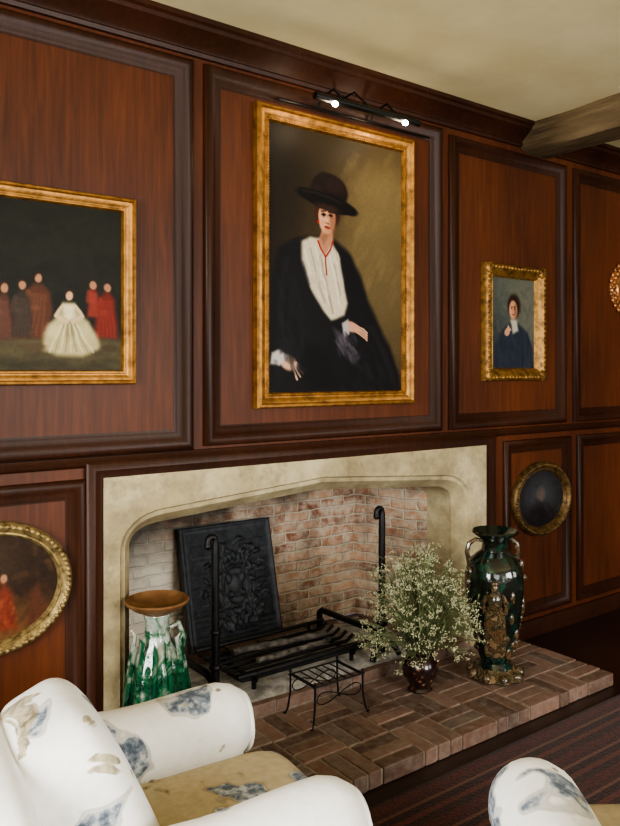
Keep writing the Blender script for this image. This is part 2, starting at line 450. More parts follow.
# fireback with relief
W_,H_=.54,.60;nx,nz=108,120
U,V=np.meshgrid(np.linspace(0,W_,nx+1),np.linspace(0,H_,nz+1))
hgt=np.zeros_like(U); ed=np.minimum(np.minimum(U,W_-U),np.minimum(V,H_-V))
hgt+=.006*np.exp(-((ed-.010)/.007)**2)
def bl(cx,cy,rx,ry,h,rot=0):
    global hgt
    dx=U-cx;dy=V-cy;c_,s_=math.cos(rot),math.sin(rot)
    q=((dx*c_+dy*s_)/rx)**2+((-dx*s_+dy*c_)/ry)**2
    hgt=np.maximum(hgt,h*np.clip(1-q,0,1)**.6)
cx,cy=W_/2+.02,H_/2-.01
def ring(cx,cy,rx,ry,w,h):
    global hgt
    q=np.sqrt(((U-cx)/rx)**2+((V-cy)/ry)**2); hgt=np.maximum(hgt,h*np.exp(-((q-1)/w)**2))
ring(cx,cy-.01,.08,.10,.1,.018); bl(cx,cy,.04,.05,.016)
for sx in(-1,1):
    bl(cx+sx*.04,cy+.03,.02,.03,.018); bl(cx+sx*.035,cy-.05,.02,.02,.018)
    for k in range(55):
        a=random.uniform(-1.4,1.4);r=random.uniform(.10,.20)
        bl(cx+sx*(r*math.cos(a)*.95),cy+r*1.15*math.sin(a),.026,.012,random.uniform(.012,.024),sx*(a+random.uniform(-1.3,1.3)))
    bl(cx+sx*.14,cy-.13,.02,.02,.02)
for k in range(7): bl(cx+(k-3)*.025,cy+.14-abs(k-3)*.006,.011,.028,.022)
for k in range(9): bl(cx+(k-4)*.03,cy-.18+random.uniform(-.02,.02),.014,.025,.018)
lean=math.atan2(.14,.59)
vs=[];ca,sa=math.cos(lean),math.sin(lean)
for j in range(nz+1):
    for i in range(nx+1):
        z=V[j,i];o=hgt[j,i]+.02
        vs.append((1.69+U[j,i],.495+z*sa-o*ca,.185+z*ca+o*sa))
fs=[(j*(nx+1)+i,j*(nx+1)+i+1,(j+1)*(nx+1)+i+1,(j+1)*(nx+1)+i) for j in range(nz) for i in range(nx)]
m=MB(); m.add(vs,fs)
R=Matrix.Translation((1.69,.495,.185))@Matrix.Rotation(-lean,4,'X')
m.box(0,W_,-.02,.012,0,H_,0,R)
m.build("iron_fireback",[M_CAST],smooth=60,recalc=False)
m=MB()
for k in range(3): m.box(1.70+k*.18,1.872+k*.18,.44,.56,.122,.184)
tofp(m.build("fireback_plinth",[M_HB],smooth=0,bevel=.004))

# andirons
def andiron(x,y,top,name):
    e=empty(name,(x,y,.122)); z=lambda v:v-.122
    hr=.018
    m=MB(); pts=[(0,0,z(.16))]+[(0,0,z(v)) for v in (.3,.5,top-.08,top-.04)]
    for k in range(0,7):
        a=math.pi*k/6; pts.append((-hr+hr*math.cos(a),-.0,z(top-.02)+hr*math.sin(a)))
    pts.append((-2*hr,0,z(top-.035)))
    m.tube(pts,[.020,.019,.018,.017,.016]+[.014]*7+[.015],10)
    m.sell((-2*hr,0,z(top-.04)),(.017,.017,.017)); m.sell((0,0,z(.45)),(.024,.024,.016)); m.sell((0,0,z(.30)),(.028,.028,.02))
    m.build("upright",[M_IRON],e)
    m=MB()
    m.tube([(-.09,-.03,.012),(-.07,-.02,.05),(-.03,0,.09),(0,0,.10),(.03,0,.09),(.07,-.02,.05),(.09,-.03,.012)],.015,8)
    m.build("arched_feet",[M_IRON],e)
    m=MB()
    m.tube([(0,0,.07),(0,.04,.115),(0,.08,.125),(0,.5,.115),(0,.52,.1),(0,.52,.0)],.017,8)
    m.build("billet_bar",[M_IRON],e); return e
andiron(1.57,.02,.86,"andiron"); andiron(2.52,.02,.88,"andiron")
# log grate
e=empty("fire_grate",(2.05,.2,.154)); m=MB()
for k in range(7):
    y=-.17+k*.055; m.tube([(-.38,y,.075),(-.34,y,.05),(.34,y,.05),(.38,y,.075)],.009,6)
for x in(-.28,.28): 
    m.tube([(x,-.2,.09),(x,-.19,.042),(x,.18,.042),(x,.19,.09)],.010,6)
    for y in(-.17,.16): m.tube([(x,y,.042),(x,y,-.0)],.011,6)
m.tube([(-.38,-.2,.08),(.38,-.2,.08)],.010,6); m.tube([(-.38,.19,.08),(.38,.19,.08)],.010,6)
m.build("bars",[M_IRON],e)
m=MB()
for k,(a,y,zz,r,xl) in enumerate([(.06,-.06,.073,.014,.22),(-.1,.06,.076,.017,.26)]):
    Mx=Matrix.Translation((.02,y,zz))@Matrix.Rotation(a,4,'Z'); pts=[(-xl+xl/5*i,random.uniform(-.005,.005),random.uniform(-.004,.004)) for i in range(11)]
    m.tube(pts,[r*random.uniform(.8,1.1) for _ in pts],10,0,Mx)
m.build("charred_wood",[M_CHAR],e)
# ash bed
m=MB(); nxx,nyy=60,30;vs=[]
for j in range(nyy+1):
    for i in range(nxx+1):
        u_=i/nxx*2-1;v_=j/nyy*2-1; q=max(0,1-(u_*u_)**1.5-(v_*v_)**1.5)
        vs.append((2.12+u_*.72,.29+v_*.31,.119+.026*q**.5+random.uniform(0,.006)*q))
fs=[(j*(nxx+1)+i,j*(nxx+1)+i+1,(j+1)*(nxx+1)+i+1,(j+1)*(nxx+1)+i) for j in range(nyy) for i in range(nxx)]
m.add(vs,fs); tofp(m.build("ash_bed",[M_ASH],smooth=60))
# trivet
e=empty("iron_trivet",(2.0,-.20,.066)); m=MB()
for k in range(7):
    x=-.12+k*.04; m.tube([(x,-.09,.175),(x,.09,.175)],.003,6)
for y in(-.09,.09): m.tube([(-.14,y,.175),(.14,y,.175)],.004,6)
for sx in(-1,1):
    m.tube([(sx*.13,-.09,.175),(sx*.13,.09,.175)],.004,6)
    for sy in(-1,1):
        m.tube([(sx*.13,sy*.09,.19),(sx*.13,sy*.09,.1),(sx*.14,sy*.095,.03),(sx*.15,sy*.10,.006),(sx*.16,sy*.10,.012)],.0045,6)
        m.sell((sx*.13,sy*.09,.19),(.007,.007,.007),nu=8,nv=6)
for sy in(-1,1):
    pts=[(.12*math.cos(a),sy*.09,.12+.05*math.sin(a)*math.cos(a)) for a in [math.pi*2*k/24 for k in range(25)]]
    m.tube(pts,.0025,5)
m.build("frame",[M_IRON],e)

# ------------------------------------------------------------ vases
e=empty("majolica_vase",(1.237,-.12,.066)); m=MB()
m.lathe([(.08,0),(.09,.01),(.085,.03),(.07,.06),(.08,.09),(.105,.16),(.115,.22),(.112,.29),(.10,.36),(.08,.42),(.055,.46),(.045,.50),(.046,.54),(.052,.56),(.05,.565)],seg=44,wob=lambda a,f:1+.05*math.sin(a*7+f*3)*math.sin(f*3.1))
for k in range(11):
    a=2*math.pi*k/11+.2; c_,s_=math.cos(a),math.sin(a); hh=random.uniform(.40,.50)
    m.tube([(.095*c_,.095*s_,.14),(.122*c_,.122*s_,.24),(.105*c_,.105*s_,.35),(.085*c_,.085*s_,hh-.02),(.10*c_,.10*s_,hh)],[.006,.014,.012,.008,.002],6)
m.tube([(.05,0,.50),(.09,0,.51),(.115,0,.45),(.10,0,.38)],[.009,.010,.010,.008],8)
m.build("body",[M_MAJG],e)
m=MB(); m.lathe([(.045,.56),(.05,.57),(.09,.585),(.118,.605),(.124,.615),(.12,.62),(.105,.608),(.06,.592),(.01,.59)],seg=48)
m.build("dish",[M_DISH],e)
# right tall vase with modelled figure on the front
e=empty("majolica_floor_vase",(2.917,-.366,.066)); m=MB()
m.lathe([(.085,.05),(.07,.08),(.08,.11),(.100,.18),(.118,.27),(.132,.36),(.140,.44),(.140,.51),(.125,.565),(.09,.60),(.066,.62),(.062,.65),(.075,.68),(.108,.70),(.115,.71),(.108,.718),(.07,.69),(.04,.66)],seg=56,wob=lambda a,f:1+.035*math.sin(a*5+f*7)*math.sin(f*3.1))
m.build("body",[M_MAJ],e)
m=MB()
fd=Vector((-.77,-.64,0))
def at(u,z,dr=0):
    r=float(np.interp(z,[.11,.18,.27,.36,.44,.51,.56],[.08,.10,.118,.132,.140,.140,.125]))+dr
    a=math.atan2(fd.y,fd.x)+u
    return (r*math.cos(a),r*math.sin(a),z)
for k in range(-3,4): m.tube([at(k*.12,.13,0),at(k*.10,.22,.012),at(k*.075,.32,.014),at(k*.04,.40,.010)],[.017,.020,.018,.012],8)
m.sell(at(0,.41,.008),(.036,.036,.050),nu=14,nv=10); m.sell(at(0,.475,.020),(.019,.019,.024),nu=14,nv=10); m.sell(at(0,.498,.018),(.022,.022,.012),nu=12,nv=8)
for q in(-1,1): m.tube([at(q*.20,.44,.01),at(q*.36,.40,.012),at(q*.32,.35,.02),at(q*.12,.36,.03)],[.014,.014,.012,.009],8)
for k in range(56):
    a=random.uniform(.5,2*math.pi-.5); z=random.uniform(.13,.55)
    m.sell(at(a,z,-.003),(random.uniform(.010,.022),random.uniform(.010,.022),random.uniform(.012,.034)),nu=10,nv=7)
d=Vector((-.806,.592,0))
for dd,sc in((d,1.0),(-d,.8)):
    m.tube([dd*(r*sc+.02*(1-sc))+Vector((0,0,z)) for r,z in((.06,.665),(.095,.672),(.128,.65),(.138,.61),(.13,.56),(.125,.52))],[.009,.011,.012,.012,.010,.008],8)
m.build("relief_and_handles",[M_MAJTAN],e)
m=MB()
m.lathe([(.12,0),(.135,.012),(.12,.03),(.09,.045),(.085,.055)],seg=40,wob=lambda a,f:1+.07*math.cos(a*9))
for k in range(9):
    a=2*math.pi*k/9;c_,s_=math.cos(a),math.sin(a)
    m.sell((.118*c_,.118*s_,.025),(.026,.026,.024),nu=10,nv=7)
m.build("foot",[M_MAJTAN],e)
# bouquet pot
e=empty("dried_flower_bouquet",(2.504,-.264,.066)); m=MB()
m.lathe([(.05,0),(.058,.008),(.05,.02),(.055,.035),(.078,.07),(.086,.105),(.08,.14),(.062,.162),(.056,.172),(.068,.185),(.064,.187),(.05,.172),(.04,.15)],seg=40)
m.build("lustre_pot",[M_POT],e)
m=MB()
for k in range(260):
    a=random.uniform(0,2*math.pi); sp=random.random()**.6
    R_=.32*sp; topz=.19+.46*math.sqrt(max(0.02,1-(sp*.93)**2))*random.uniform(.5,1.06)
    if sp>.75: topz=random.uniform(.20,.46)
    tx,ty=R_*math.cos(a),min(R_*math.sin(a)*.8,.16)
    p0=Vector((.03*math.cos(a),.03*math.sin(a),.16)); p2=Vector((tx,ty,topz))
    p1=p0.lerp(p2,.5)+Vector((-tx*.15,-ty*.15,.06))
    pts=[(1-t)**2*p0+2*t*(1-t)*p1+t*t*p2 for t in (0,.25,.5,.75,1)]
    m.tube(pts,.0018,3,0,caps=False)
    for q in range(4):
        b=pts[1+q]; d=Vector((random.uniform(-1,1),random.uniform(-1,1),random.uniform(-.2,.8))).normalized()*random.uniform(.03,.07)
        w=d.cross(Vector((0,0,1))).normalized()*.005
        m.add([b,b+d*.5+w,b+d,b+d*.5-w],[(0,1,2,3)],2)
    for u_ in range(3):
        cpt=p2+Vector((random.uniform(-.035,.035),random.uniform(-.03,.03),random.uniform(-.04,.02)))
        m.tube([pts[3],cpt],.001,3,0,caps=False)
        for q in range(8):
            aa=random.uniform(0,6.28);rr=random.uniform(0,.022)
            m.octa((cpt.x+rr*math.cos(aa),cpt.y+rr*math.sin(aa),cpt.z+random.uniform(-.006,.008)),random.uniform(.002,.0044),1)
m.build("flowers",[M_STEM,M_FLOR,M_LEAF],e,smooth=0,recalc=False)

# ------------------------------------------------------------ paintings
def sstep(x): x=np.clip(x,0,1); return x*x*(3-2*x)
class Canvas:
    def __init__(s,w,h,nx,wob=.0018):
        s.w,s.h=w,h; s.nx=nx; s.ny=int(nx*h/w)
        s.U,s.V=np.meshgrid(np.linspace(0,1,s.nx+1),np.linspace(0,1,s.ny+1))
        s.asp=w/h; s.I=np.zeros(s.U.shape+(3,))
        r=np.random.RandomState(3); 
        s.du=sum(wob/(k)*np.sin(s.U*k*29+s.V*k*23+r.rand()*6) for k in(1,2,3)); s.dv=sum(wob/k*np.sin(s.U*k*25-s.V*k*31+r.rand()*6) for k in(1,2,3))
        s.U=s.U+s.du; s.V=s.V+s.dv
    def fill(s,c): s.I[:]=np.array(c,float)
    def over(s,a,c): s.I=s.I*(1-a[...,None])+np.array(c,float)*a[...,None]
    def blob(s,cx,cy,rx,ry,c,soft=.3,alpha=1,rot=0):
        dx=(s.U-cx);dy=(s.V-cy)/s.asp
        ry=ry/s.asp
        a,b=math.cos(rot),math.sin(rot)
        q=np.sqrt(((dx*a+dy*b)/rx)**2+((-dx*b+dy*a)/ry)**2)
        s.over(alpha*sstep((1+soft-q)/(2*soft)),c)
    def poly(s,pts,c,soft=.012,alpha=1):
        X=s.U;Y=s.V/s.asp;P=[(x,y/s.asp) for x,y in pts]
        ins=np.zeros(X.shape,bool);D=np.full(X.shape,9.)
        n=len(P)
        for i in range(n):
            x1,y1=P[i];x2,y2=P[(i+1)%n]
            if y1!=y2:
                cond=((y1>Y)!=(y2>Y))&(X<(x2-x1)*(Y-y1)/(y2-y1)+x1); ins^=cond
            l2=(x2-x1)**2+(y2-y1)**2+1e-12
            t=np.clip(((X-x1)*(x2-x1)+(Y-y1)*(y2-y1))/l2,0,1)
            D=np.minimum(D,np.hypot(X-x1-t*(x2-x1),Y-y1-t*(y2-y1)))
        sd=np.where(ins,D,-D); s.over(alpha*sstep(sd/(2*soft)+.5),c)
    def stroke(s,pts,w,c,alpha=1):
        X=s.U;Y=s.V/s.asp;D=np.full(X.shape,9.)
        for (x1,y1),(x2,y2) in zip(pts[:-1],pts[1:]):
            y1/=s.asp;y2/=s.asp
            l2=(x2-x1)**2+(y2-y1)**2+1e-12;t=np.clip(((X-x1)*(x2-x1)+(Y-y1)*(y2-y1))/l2,0,1)
            D=np.minimum(D,np.hypot(X-x1-t*(x2-x1),Y-y1-t*(y2-y1)))
        s.over(alpha*sstep(1.5-D/w),c)
    def dabs(s,n,box,w,cols,alpha=.35,ln=.04,ang=None):
        for _ in range(n):
            x=random.uniform(box[0],box[2]);y=random.uniform(box[1],box[3]);a=random.uniform(0,6.3) if ang is None else ang+random.uniform(-.4,.4)
            s.stroke([(x,y),(x+ln*math.cos(a),y+ln*math.sin(a))],w,random.choice(cols),alpha)
    def grainy(s,amt=6):
        n=np.random.randn(*s.U.shape)
        k=n.copy()
        for ax in(0,1): k=(k+np.roll(k,1,ax)+np.roll(k,-1,ax))/3
        s.I=np.clip(s.I*(1+(k*amt*.02)[...,None])+(k*amt)[...,None],0,255)
M_CANV=bpy.data.materials.new("oil_paint"); M_CANV.use_nodes=True
nt=M_CANV.node_tree; at_=nt.nodes.new("ShaderNodeVertexColor"); at_.layer_name="Col"
pb=nt.nodes["Principled BSDF"]
nt.links.new(at_.outputs[0],pb.inputs["Base Color"])
pb.inputs["Roughness"].default_value=.5; pb.inputs["Specular IOR Level"].default_value=.15
def hang(cv,x0,z0,y,parent,oval=False):
    I=cv.I/255.; Ln=np.where(I<=.04045,I/12.92,((I+.055)/1.055)**2.4)
    ny,nx=cv.ny,cv.nx
    xs=x0+(cv.U-cv.du)*cv.w; zs=z0+cv.h*(1-(cv.V-cv.dv))
    vs=[(float(a),y,float(b)) for a,b in zip(xs.ravel(),zs.ravel())]
    fs=[]
    for j in range(ny):
        for i in range(nx):
            if oval:
                uu=(i+.5)/nx*2-1;vv=(j+.5)/ny*2-1
                if uu*uu+vv*vv>1.0: continue
            a=j*(nx+1)+i; fs.append((a,a+nx+1,a+nx+2,a+1))
    me=bpy.data.meshes.new("canvas"); me.from_pydata(vs,[],fs)
    ca=me.color_attributes.new("Col",'FLOAT_COLOR','POINT')
    arr=np.ones((len(vs),4),dtype=np.float32); arr[:,:3]=Ln.reshape(-1,3); ca.data.foreach_set("color",arr.ravel())
    me.materials.append(M_CANV); o=bpy.data.objects.new("canvas",me); COL.objects.link(o); o.parent=parent; return o
FR=[(0,0),(0,.035),(.006,.045),(.016,.048),(.022,.038),(.030,.036),(.045,.026),(.052,.026),(.056,.032),(.062,.032),(.068,.018),(.07,.004)]

# --- portrait
e=empty("portrait_painting",(0,0,0))
m=MB(); m.frame(1.746,2.690,1.40,2.74,FR)
for k in range(60):
    for zz in(1.46,2.68): m.sell(((1.81+k*(2.626-1.81)/59),-.031,zz),(.006,.006,.006),nu=6,nv=4)
for k in range(88):
    for xx in(1.806,2.630): m.sell((xx,-.031,1.465+k*(2.675-1.465)/87),(.006,.006,.006),nu=6,nv=4)
m.build("gilt_frame",[M_GOLD],e,smooth=30)
c=Canvas(.812,1.208,360)
c.fill((56,43,27)); c.dabs(120,(0,0,1,.9),.03,[(68,53,33),(46,35,22),(76,62,38)],.3,.08)
c.blob(.82,.27,.38,.34,(122,104,66),.95,.85); c.blob(.88,.6,.25,.3,(92,78,50),.9,.7); c.blob(.05,.1,.4,.35,(32,25,17),.9,.9)
c.blob(.0,.5,.16,.6,(30,24,18),.9,.8); c.blob(.5,.02,.5,.08,(50,40,25),.9,.6)
c.dabs(90,(.55,.02,1,.6),.018,[(126,108,70),(106,90,58),(114,96,60)],.14,.07,2.3)
BK=(16,15,16)
c.poly([(.30,.40),(.17,.425),(.07,.46),(.03,.56),(.01,.75),(.01,1.02),(1.0,1.02),(.98,.93),(.90,.82),(.80,.72),(.72,.63),(.66,.53),(.58,.45),(.48,.41)],BK,.022)
S=-.035
def sh(p): return [(x+S,y) for x,y in p]
c.poly(sh([(.24,.435),(.33,.405),(.47,.405),(.53,.46),(.565,.55),(.60,.65),(.575,.70),(.48,.72),(.40,.68),(.32,.60),(.26,.52)]),(190,178,154),.014)
for pts,w,cc in [([(.40,.47),(.44,.57),(.49,.69)],.007,(132,120,100)),([(.33,.45),(.37,.55),(.43,.65)],.007,(148,136,116)),([(.47,.47),(.51,.57),(.54,.66)],.007,(214,204,184)),([(.29,.46),(.33,.55)],.008,(210,200,180)),([(.36,.44),(.41,.55),(.46,.66)],.006,(214,204,184)),([(.50,.50),(.55,.62)],.005,(142,130,110))]: c.stroke(sh(pts),w,cc,.75)
c.dabs(60,(.28,.44,.51,.66),.005,[(210,200,180),(156,144,124),(196,184,162)],.35,.03,1.2)
c.poly([(.14,.44),(.235,.42),(.235,.50),(.29,.60),(.40,.70),(.46,.80),(.3,.82),(.15,.7)],(19,18,20),.018)
c.poly([(.48,.425),(.58,.46),(.66,.55),(.72,.66),(.72,.76),(.60,.74),(.57,.62),(.53,.5)],(17,16,18),.012)
# neck
c.poly([(.385,.36),(.45,.36),(.458,.415),(.40,.465),(.345,.42)],(164,114,86),.01)
c.poly([(.39,.375),(.43,.39),(.39,.43),(.365,.405)],(122,80,58),.01,.6)
c.stroke([(.345,.415),(.365,.442),(.402,.475),(.44,.445),(.458,.415)],.006,(142,30,24)); c.stroke([(.402,.475),(.412,.545)],.005,(128,28,22))
# hat crown, hair, face, then brim
c.blob(.43,.215,.135,.066,(26,17,14),.10,1,.10); c.blob(.47,.195,.07,.03,(42,28,22),.5,.6,.1)
c.blob(.335,.232,.055,.034,(32,22,18),.25,1,-.2); c.dabs(14,(.30,.215,.36,.245),.005,[(48,34,27),(20,15,13)],.4,.02)
c.blob(.415,.305,.094,.058,(52,28,18),.15); c.dabs(26,(.335,.28,.36,.335),.005,[(72,39,25),(40,22,16)],.4,.015); c.dabs(18,(.47,.29,.49,.33),.005,[(64,34,22),(38,21,15)],.4,.015)
c.blob(.413,.322,.060,.066,(188,136,102),.09,1,.05)
c.blob(.388,.325,.028,.05,(208,158,124),.5,.8); c.blob(.452,.330,.022,.052,(130,84,60),.5,.75); c.blob(.413,.374,.028,.012,(174,120,90),.5,.6)
c.blob(.42,.262,.225,.034,(13,11,11),.09,1,.17)      # wide brim
c.blob(.415,.284,.088,.014,(60,36,26),.5,.7,.10)     # shadow under brim
c.stroke([(.24,.236),(.33,.232),(.43,.242),(.52,.262)],.006,(40,30,25),.7)
for x in(.388,.438):
    c.blob(x,.313,.017,.010,(120,78,58),.5,.7); c.stroke([(x-.013,.312),(x,.308),(x+.013,.312)],.0045,(36,22,18)); c.blob(x,.314,.007,.005,(22,14,12),.4); c.stroke([(x-.015,.300),(x+.013,.298)],.0045,(54,32,23),.9)
c.stroke([(.415,.312),(.408,.338)],.0035,(140,92,68)); c.stroke([(.403,.343),(.423,.345)],.0045,(112,66,50)); c.blob(.410,.331,.005,.012,(220,176,144),.5,.7)
c.blob(.413,.362,.023,.0065,(146,48,42),.3); c.stroke([(.392,.361),(.435,.362)],.002,(92,30,26))
c.blob(.384,.345,.014,.012,(196,124,98),.6,.6); c.blob(.352,.345,.007,.007,(160,34,26),.3)
c.blob(.60,.745,.065,.020,(186,138,110),.25,1,.25)
for k in range(4): c.stroke([(.63,.735+k*.009),(.69,.750+k*.011),(.715,.765+k*.010)],.005,(194,148,120)); c.stroke([(.63,.740+k*.009),(.69,.755+k*.011)],.0015,(128,88,68))
c.poly([(.52,.73),(.57,.715),(.58,.77),(.54,.79)],(160,150,150),.01); c.poly([(.46,.75),(.55,.775),(.66,.86),(.62,.89),(.50,.83)],(66,61,70),.02,.8)
c.dabs(36,(.47,.76,.62,.86),.008,[(92,86,94),(54,50,60),(44,40,48)],.4,.03,.9)
c.blob(.14,.885,.06,.028,(190,152,128),.3,1,.5)
for k in range(4): c.stroke([(.15+k*.014,.885),(.185+k*.018,.925-k*.006),(.20+k*.022,.95-k*.012)],.006,(194,158,134)); 
c.poly([(.03,.85),(.09,.835),(.14,.865),(.08,.90),(.02,.895)],(176,170,164),.012)
c.poly([(.25,.80),(.40,.84),(.5,.98),(.3,1.0),(.2,.9)],(9,9,10),.03,.9)
c.stroke([(.13,.50),(.09,.68),(.09,.82)],.02,(25,25,29),.7); c.stroke([(.75,.74),(.85,.84),(.93,.95)],.02,(28,27,30),.6)
c.dabs(50,(.05,.5,.25,.9),.014,[(22,21,25),(11,11,12),(26,26,30)],.3,.07,1.3); c.dabs(50,(.5,.80,.9,1),.014,[(24,23,27),(11,11,12),(29,28,32)],.3,.07,.8)
c.grainy(2); hang(c,1.812,1.466,-.012,e)

# --- group scene left
e=empty("group_painting"); m=MB(); m.frame(.20,1.19,1.512,2.235,[(i*.8,o*.9) for i,o in FR]); m.build("gilt_frame",[M_GOLD],e,smooth=30)
c=Canvas(.89,.62,320); c.fill((19,20,15)); c.blob(.8,.2,.4,.3,(32,32,23),.9,.8); c.dabs(120,(.3,0,1,.6),.02,[(27,28,20),(18,19,14),(34,33,24)],.25,.06)
c.poly([(-.1,.80),(1.1,.76),(1.1,1.1),(-.1,1.1)],(48,43,27),.05); c.blob(.75,.86,.28,.07,(84,76,50),.6,.8); c.dabs(80,(.3,.82,1,1),.012,[(66,58,38),(42,37,24),(80,72,48)],.25,.08,0)
def figure(x,top,w,h,col,hi,face=(158,112,84),lean=0,hair=(36,24,18)):
    c.poly([(x-w*.52-lean,top+h),(x-w*.50-lean,top+h*.6),(x-w*.40,top+h*.25),(x-w*.12,top+h*.10),(x+w*.14,top+h*.10),(x+w*.38,top+h*.25),(x+w*.46,top+h*.6),(x+w*.48-lean,top+h)],col,.014)
    for k in range(5): c.stroke([(x+(k-2)*w*.1,top+h*.28),(x-lean+(k-2)*w*.18,top+h*.95)],.006,hi,.4)
    c.stroke([(x-w*.3,top+h*.25),(x-w*.45,top+h*.5),(x-w*.05,top+h*.5)],.010,hi,.6)
    c.blob(x,top-.008,.020,.034,hair,.2); c.blob(x+.002,top+.004,.015,.026,face,.25)
figure(.64,.45,.13,.36,(74,42,27),(104,64,43),lean=.03); figure(.575,.50,.08,.30,(46,36,30),(66,52,42))
figure(.93,.48,.10,.32,(96,28,19),(128,48,34)); figure(.87,.47,.05,.20,(106,34,24),(130,52,38))
figure(.505,.52,.07,.3,(70,42,33),(90,58,44)); figure(.33,.5,.12,.34,(36,40,44),(54,60,66)); figure(.17,.54,.12,.32,(84,72,48),(110,96,66))
c.poly([(.655,.87),(.665,.78),(.70,.705),(.735,.64),(.742,.59),(.792,.59),(.805,.645),(.85,.70),(.885,.78),(.90,.86),(.82,.915),(.72,.905)],(168,156,114),.014)
c.blob(.715,.76,.04,.05,(190,178,136),.5,.8); c.blob(.82,.77,.04,.05,(180,168,126),.5,.8); c.blob(.768,.75,.02,.06,(118,106,74),.5,.7)
c.poly([(.742,.60),(.792,.60),(.785,.68),(.765,.70),(.75,.68)],(206,196,158),.010); c.blob(.767,.535,.021,.034,(38,26,20),.2); c.blob(.768,.548,.016,.027,(196,148,116),.2)
c.stroke([(.742,.61),(.715,.67),(.755,.705)],.008,(194,166,132)); c.stroke([(.794,.61),(.823,.67),(.78,.705)],.008,(194,166,132))
for k in range(9): c.stroke([(.735+.008*k,.72),(.685+.023*k,.885)],.0035,[(206,196,156),(124,112,78)][k%2],.6)
c.blob(.62,.86,.05,.025,(70,54,38),.4,.8); c.blob(.94,.86,.04,.02,(60,46,32),.4,.8)
c.grainy(2); hang(c,.25,1.564,-.012,e)

# --- small portrait
e=empty("small_portrait_painting"); m=MB(); x0,x1,z0,z1=3.235,3.765,1.51,2.17
m.frame(x0,x1,z0,z1,[(0,0),(0,.03),(.01,.045),(.03,.05),(.05,.036),(.06,.028),(.065,.032),(.072,.018),(.078,.004)])
for k in range(84):
    f=k/84; per=2*(x1-x0+z1-z0)*f; w_=x1-x0;h_=z1-z0
    if per<w_: p=(x0+per,z0+.02)
    elif per<w_+h_: p=(x1-.02,z0+per-w_)
    elif per<2*w_+h_: p=(x1-(per-w_-h_),z1-.02)
    else: p=(x0+.02,z1-(per-2*w_-h_))
    p=(min(max(p[0],x0+.02),x1-.02),min(max(p[1],z0+.02),z1-.02))
    m.sell((p[0],-.047,p[1]),(.012,.008,.012),nu=8,nv=6)
for sx in(x0+.030,x1-.030):
    for sz in(z0+.030,z1-.030): m.sell((sx,-.042,sz),(.034,.012,.034),nu=12,nv=8)
m.build("carved_gilt_frame",[gold("bright_gilt",(84,60,28),(158,118,62),.45,30)],e,smooth=40)
c=Canvas(.38,.51,170); c.fill((76,80,72)); c.blob(.8,.3,.4,.4,(96,95,82),.9,.8); c.blob(.1,.8,.4,.4,(44,50,54),.9,.8); c.dabs(60,(0,0,1,.6),.03,[(90,90,80),(66,70,65)],.3,.1)
c.poly([(.05,1.05),(.08,.75),(.25,.58),(.42,.50),(.62,.50),(.85,.60),(.98,.8),(1.0,1.05)],(38,44,54),.03); c.dabs(50,(.1,.62,.95,1),.02,[(50,57,70),(27,31,40)],.3,.1,1.2)
c.blob(.52,.30,.15,.13,(40,27,22),.25); c.blob(.50,.35,.095,.105,(176,124,94),.14); c.blob(.465,.34,.045,.08,(198,148,116),.5,.7); c.blob(.555,.36,.03,.08,(118,78,58),.5,.7)
c.poly([(.44,.46),(.58,.46),(.62,.58),(.49,.62)],(168,160,146),.03)
for x in(.468,.535): c.blob(x,.335,.014,.009,(40,26,22),.4); c.stroke([(x-.022,.315),(x+.02,.313)],.008,(62,38,28))
c.stroke([(.50,.34),(.49,.375)],.006,(136,88,66)); c.stroke([(.48,.40),(.53,.40)],.009,(128,54,46))
c.blob(.36,.60,.065,.04,(184,136,106),.25,1,-.7)
for k in range(4): c.stroke([(.36,.59),(.39+.018*k,.53+.015*k)],.012,(190,142,112))
c.grainy(2.5); hang(c,3.31,1.585,-.012,e)

# --- oval pictures
def ovalpic(name,cx,cz,rx,rz,mat,paint,wd=.05):
    e=empty(name); m=MB(); k=wd/.05
    m.oval(cx,cz,rx,rz,[(0,0),(0,.025),(.006*k,.036),(.018*k,.042),(.03*k,.034),(.036*k,.026),(.042*k,.028),(.048*k,.02),(.052*k,.004)])
    n=72
    for q in range(n):
        a=2*math.pi*q/n; m.sell((cx+(rx-.016*k)*math.cos(a),-.037,cz+(rz-.016*k)*math.sin(a)),(.010,.009,.010),nu=8,nv=6)
    m.build("carved_oval_frame",[mat],e,smooth=40)
    c=Canvas(2*(rx-.045*k),2*(rz-.045*k),140); paint(c); c.grainy(3); hang(c,cx-rx+.045*k,cz-rz+.045*k,-.010,e,True)
def pl(c):
    c.fill((44,30,20)); c.blob(.5,.9,.6,.25,(104,70,40),.6,.8); c.blob(.35,.3,.25,.25,(66,54,38),.8,.8); c.dabs(70,(0,0,1,1),.02,[(70,46,28),(34,24,18),(90,62,38)],.3,.09)
    c.poly([(.54,.9),(.54,.6),(.58,.46),(.64,.55),(.68,.9)],(112,48,32),.04); c.blob(.585,.42,.025,.04,(160,114,88),.3); c.poly([(.75,.95),(.78,.6),(.84,.5),(.93,.9)],(76,44,30),.03); c.dabs(24,(.54,.6,.66,.85),.010,[(130,66,42),(92,36,26)],.4,.05,1.5)
def pr(c):
    c.fill((34,33,34)); c.blob(.5,.45,.3,.3,(60,62,66),.8,.8); c.blob(.5,.9,.35,.3,(26,22,24),.4); c.blob(.5,.42,.09,.13,(88,76,68),.4,.8); c.dabs(50,(0,0,1,1),.02,[(54,54,58),(26,25,27)],.3,.1)
ovalpic("oval_painting",.66,.795,.28,.237,M_GOLD3,pl); ovalpic("oval_painting",3.76,.806,.272,.22,M_GOLD2,pr,.055)

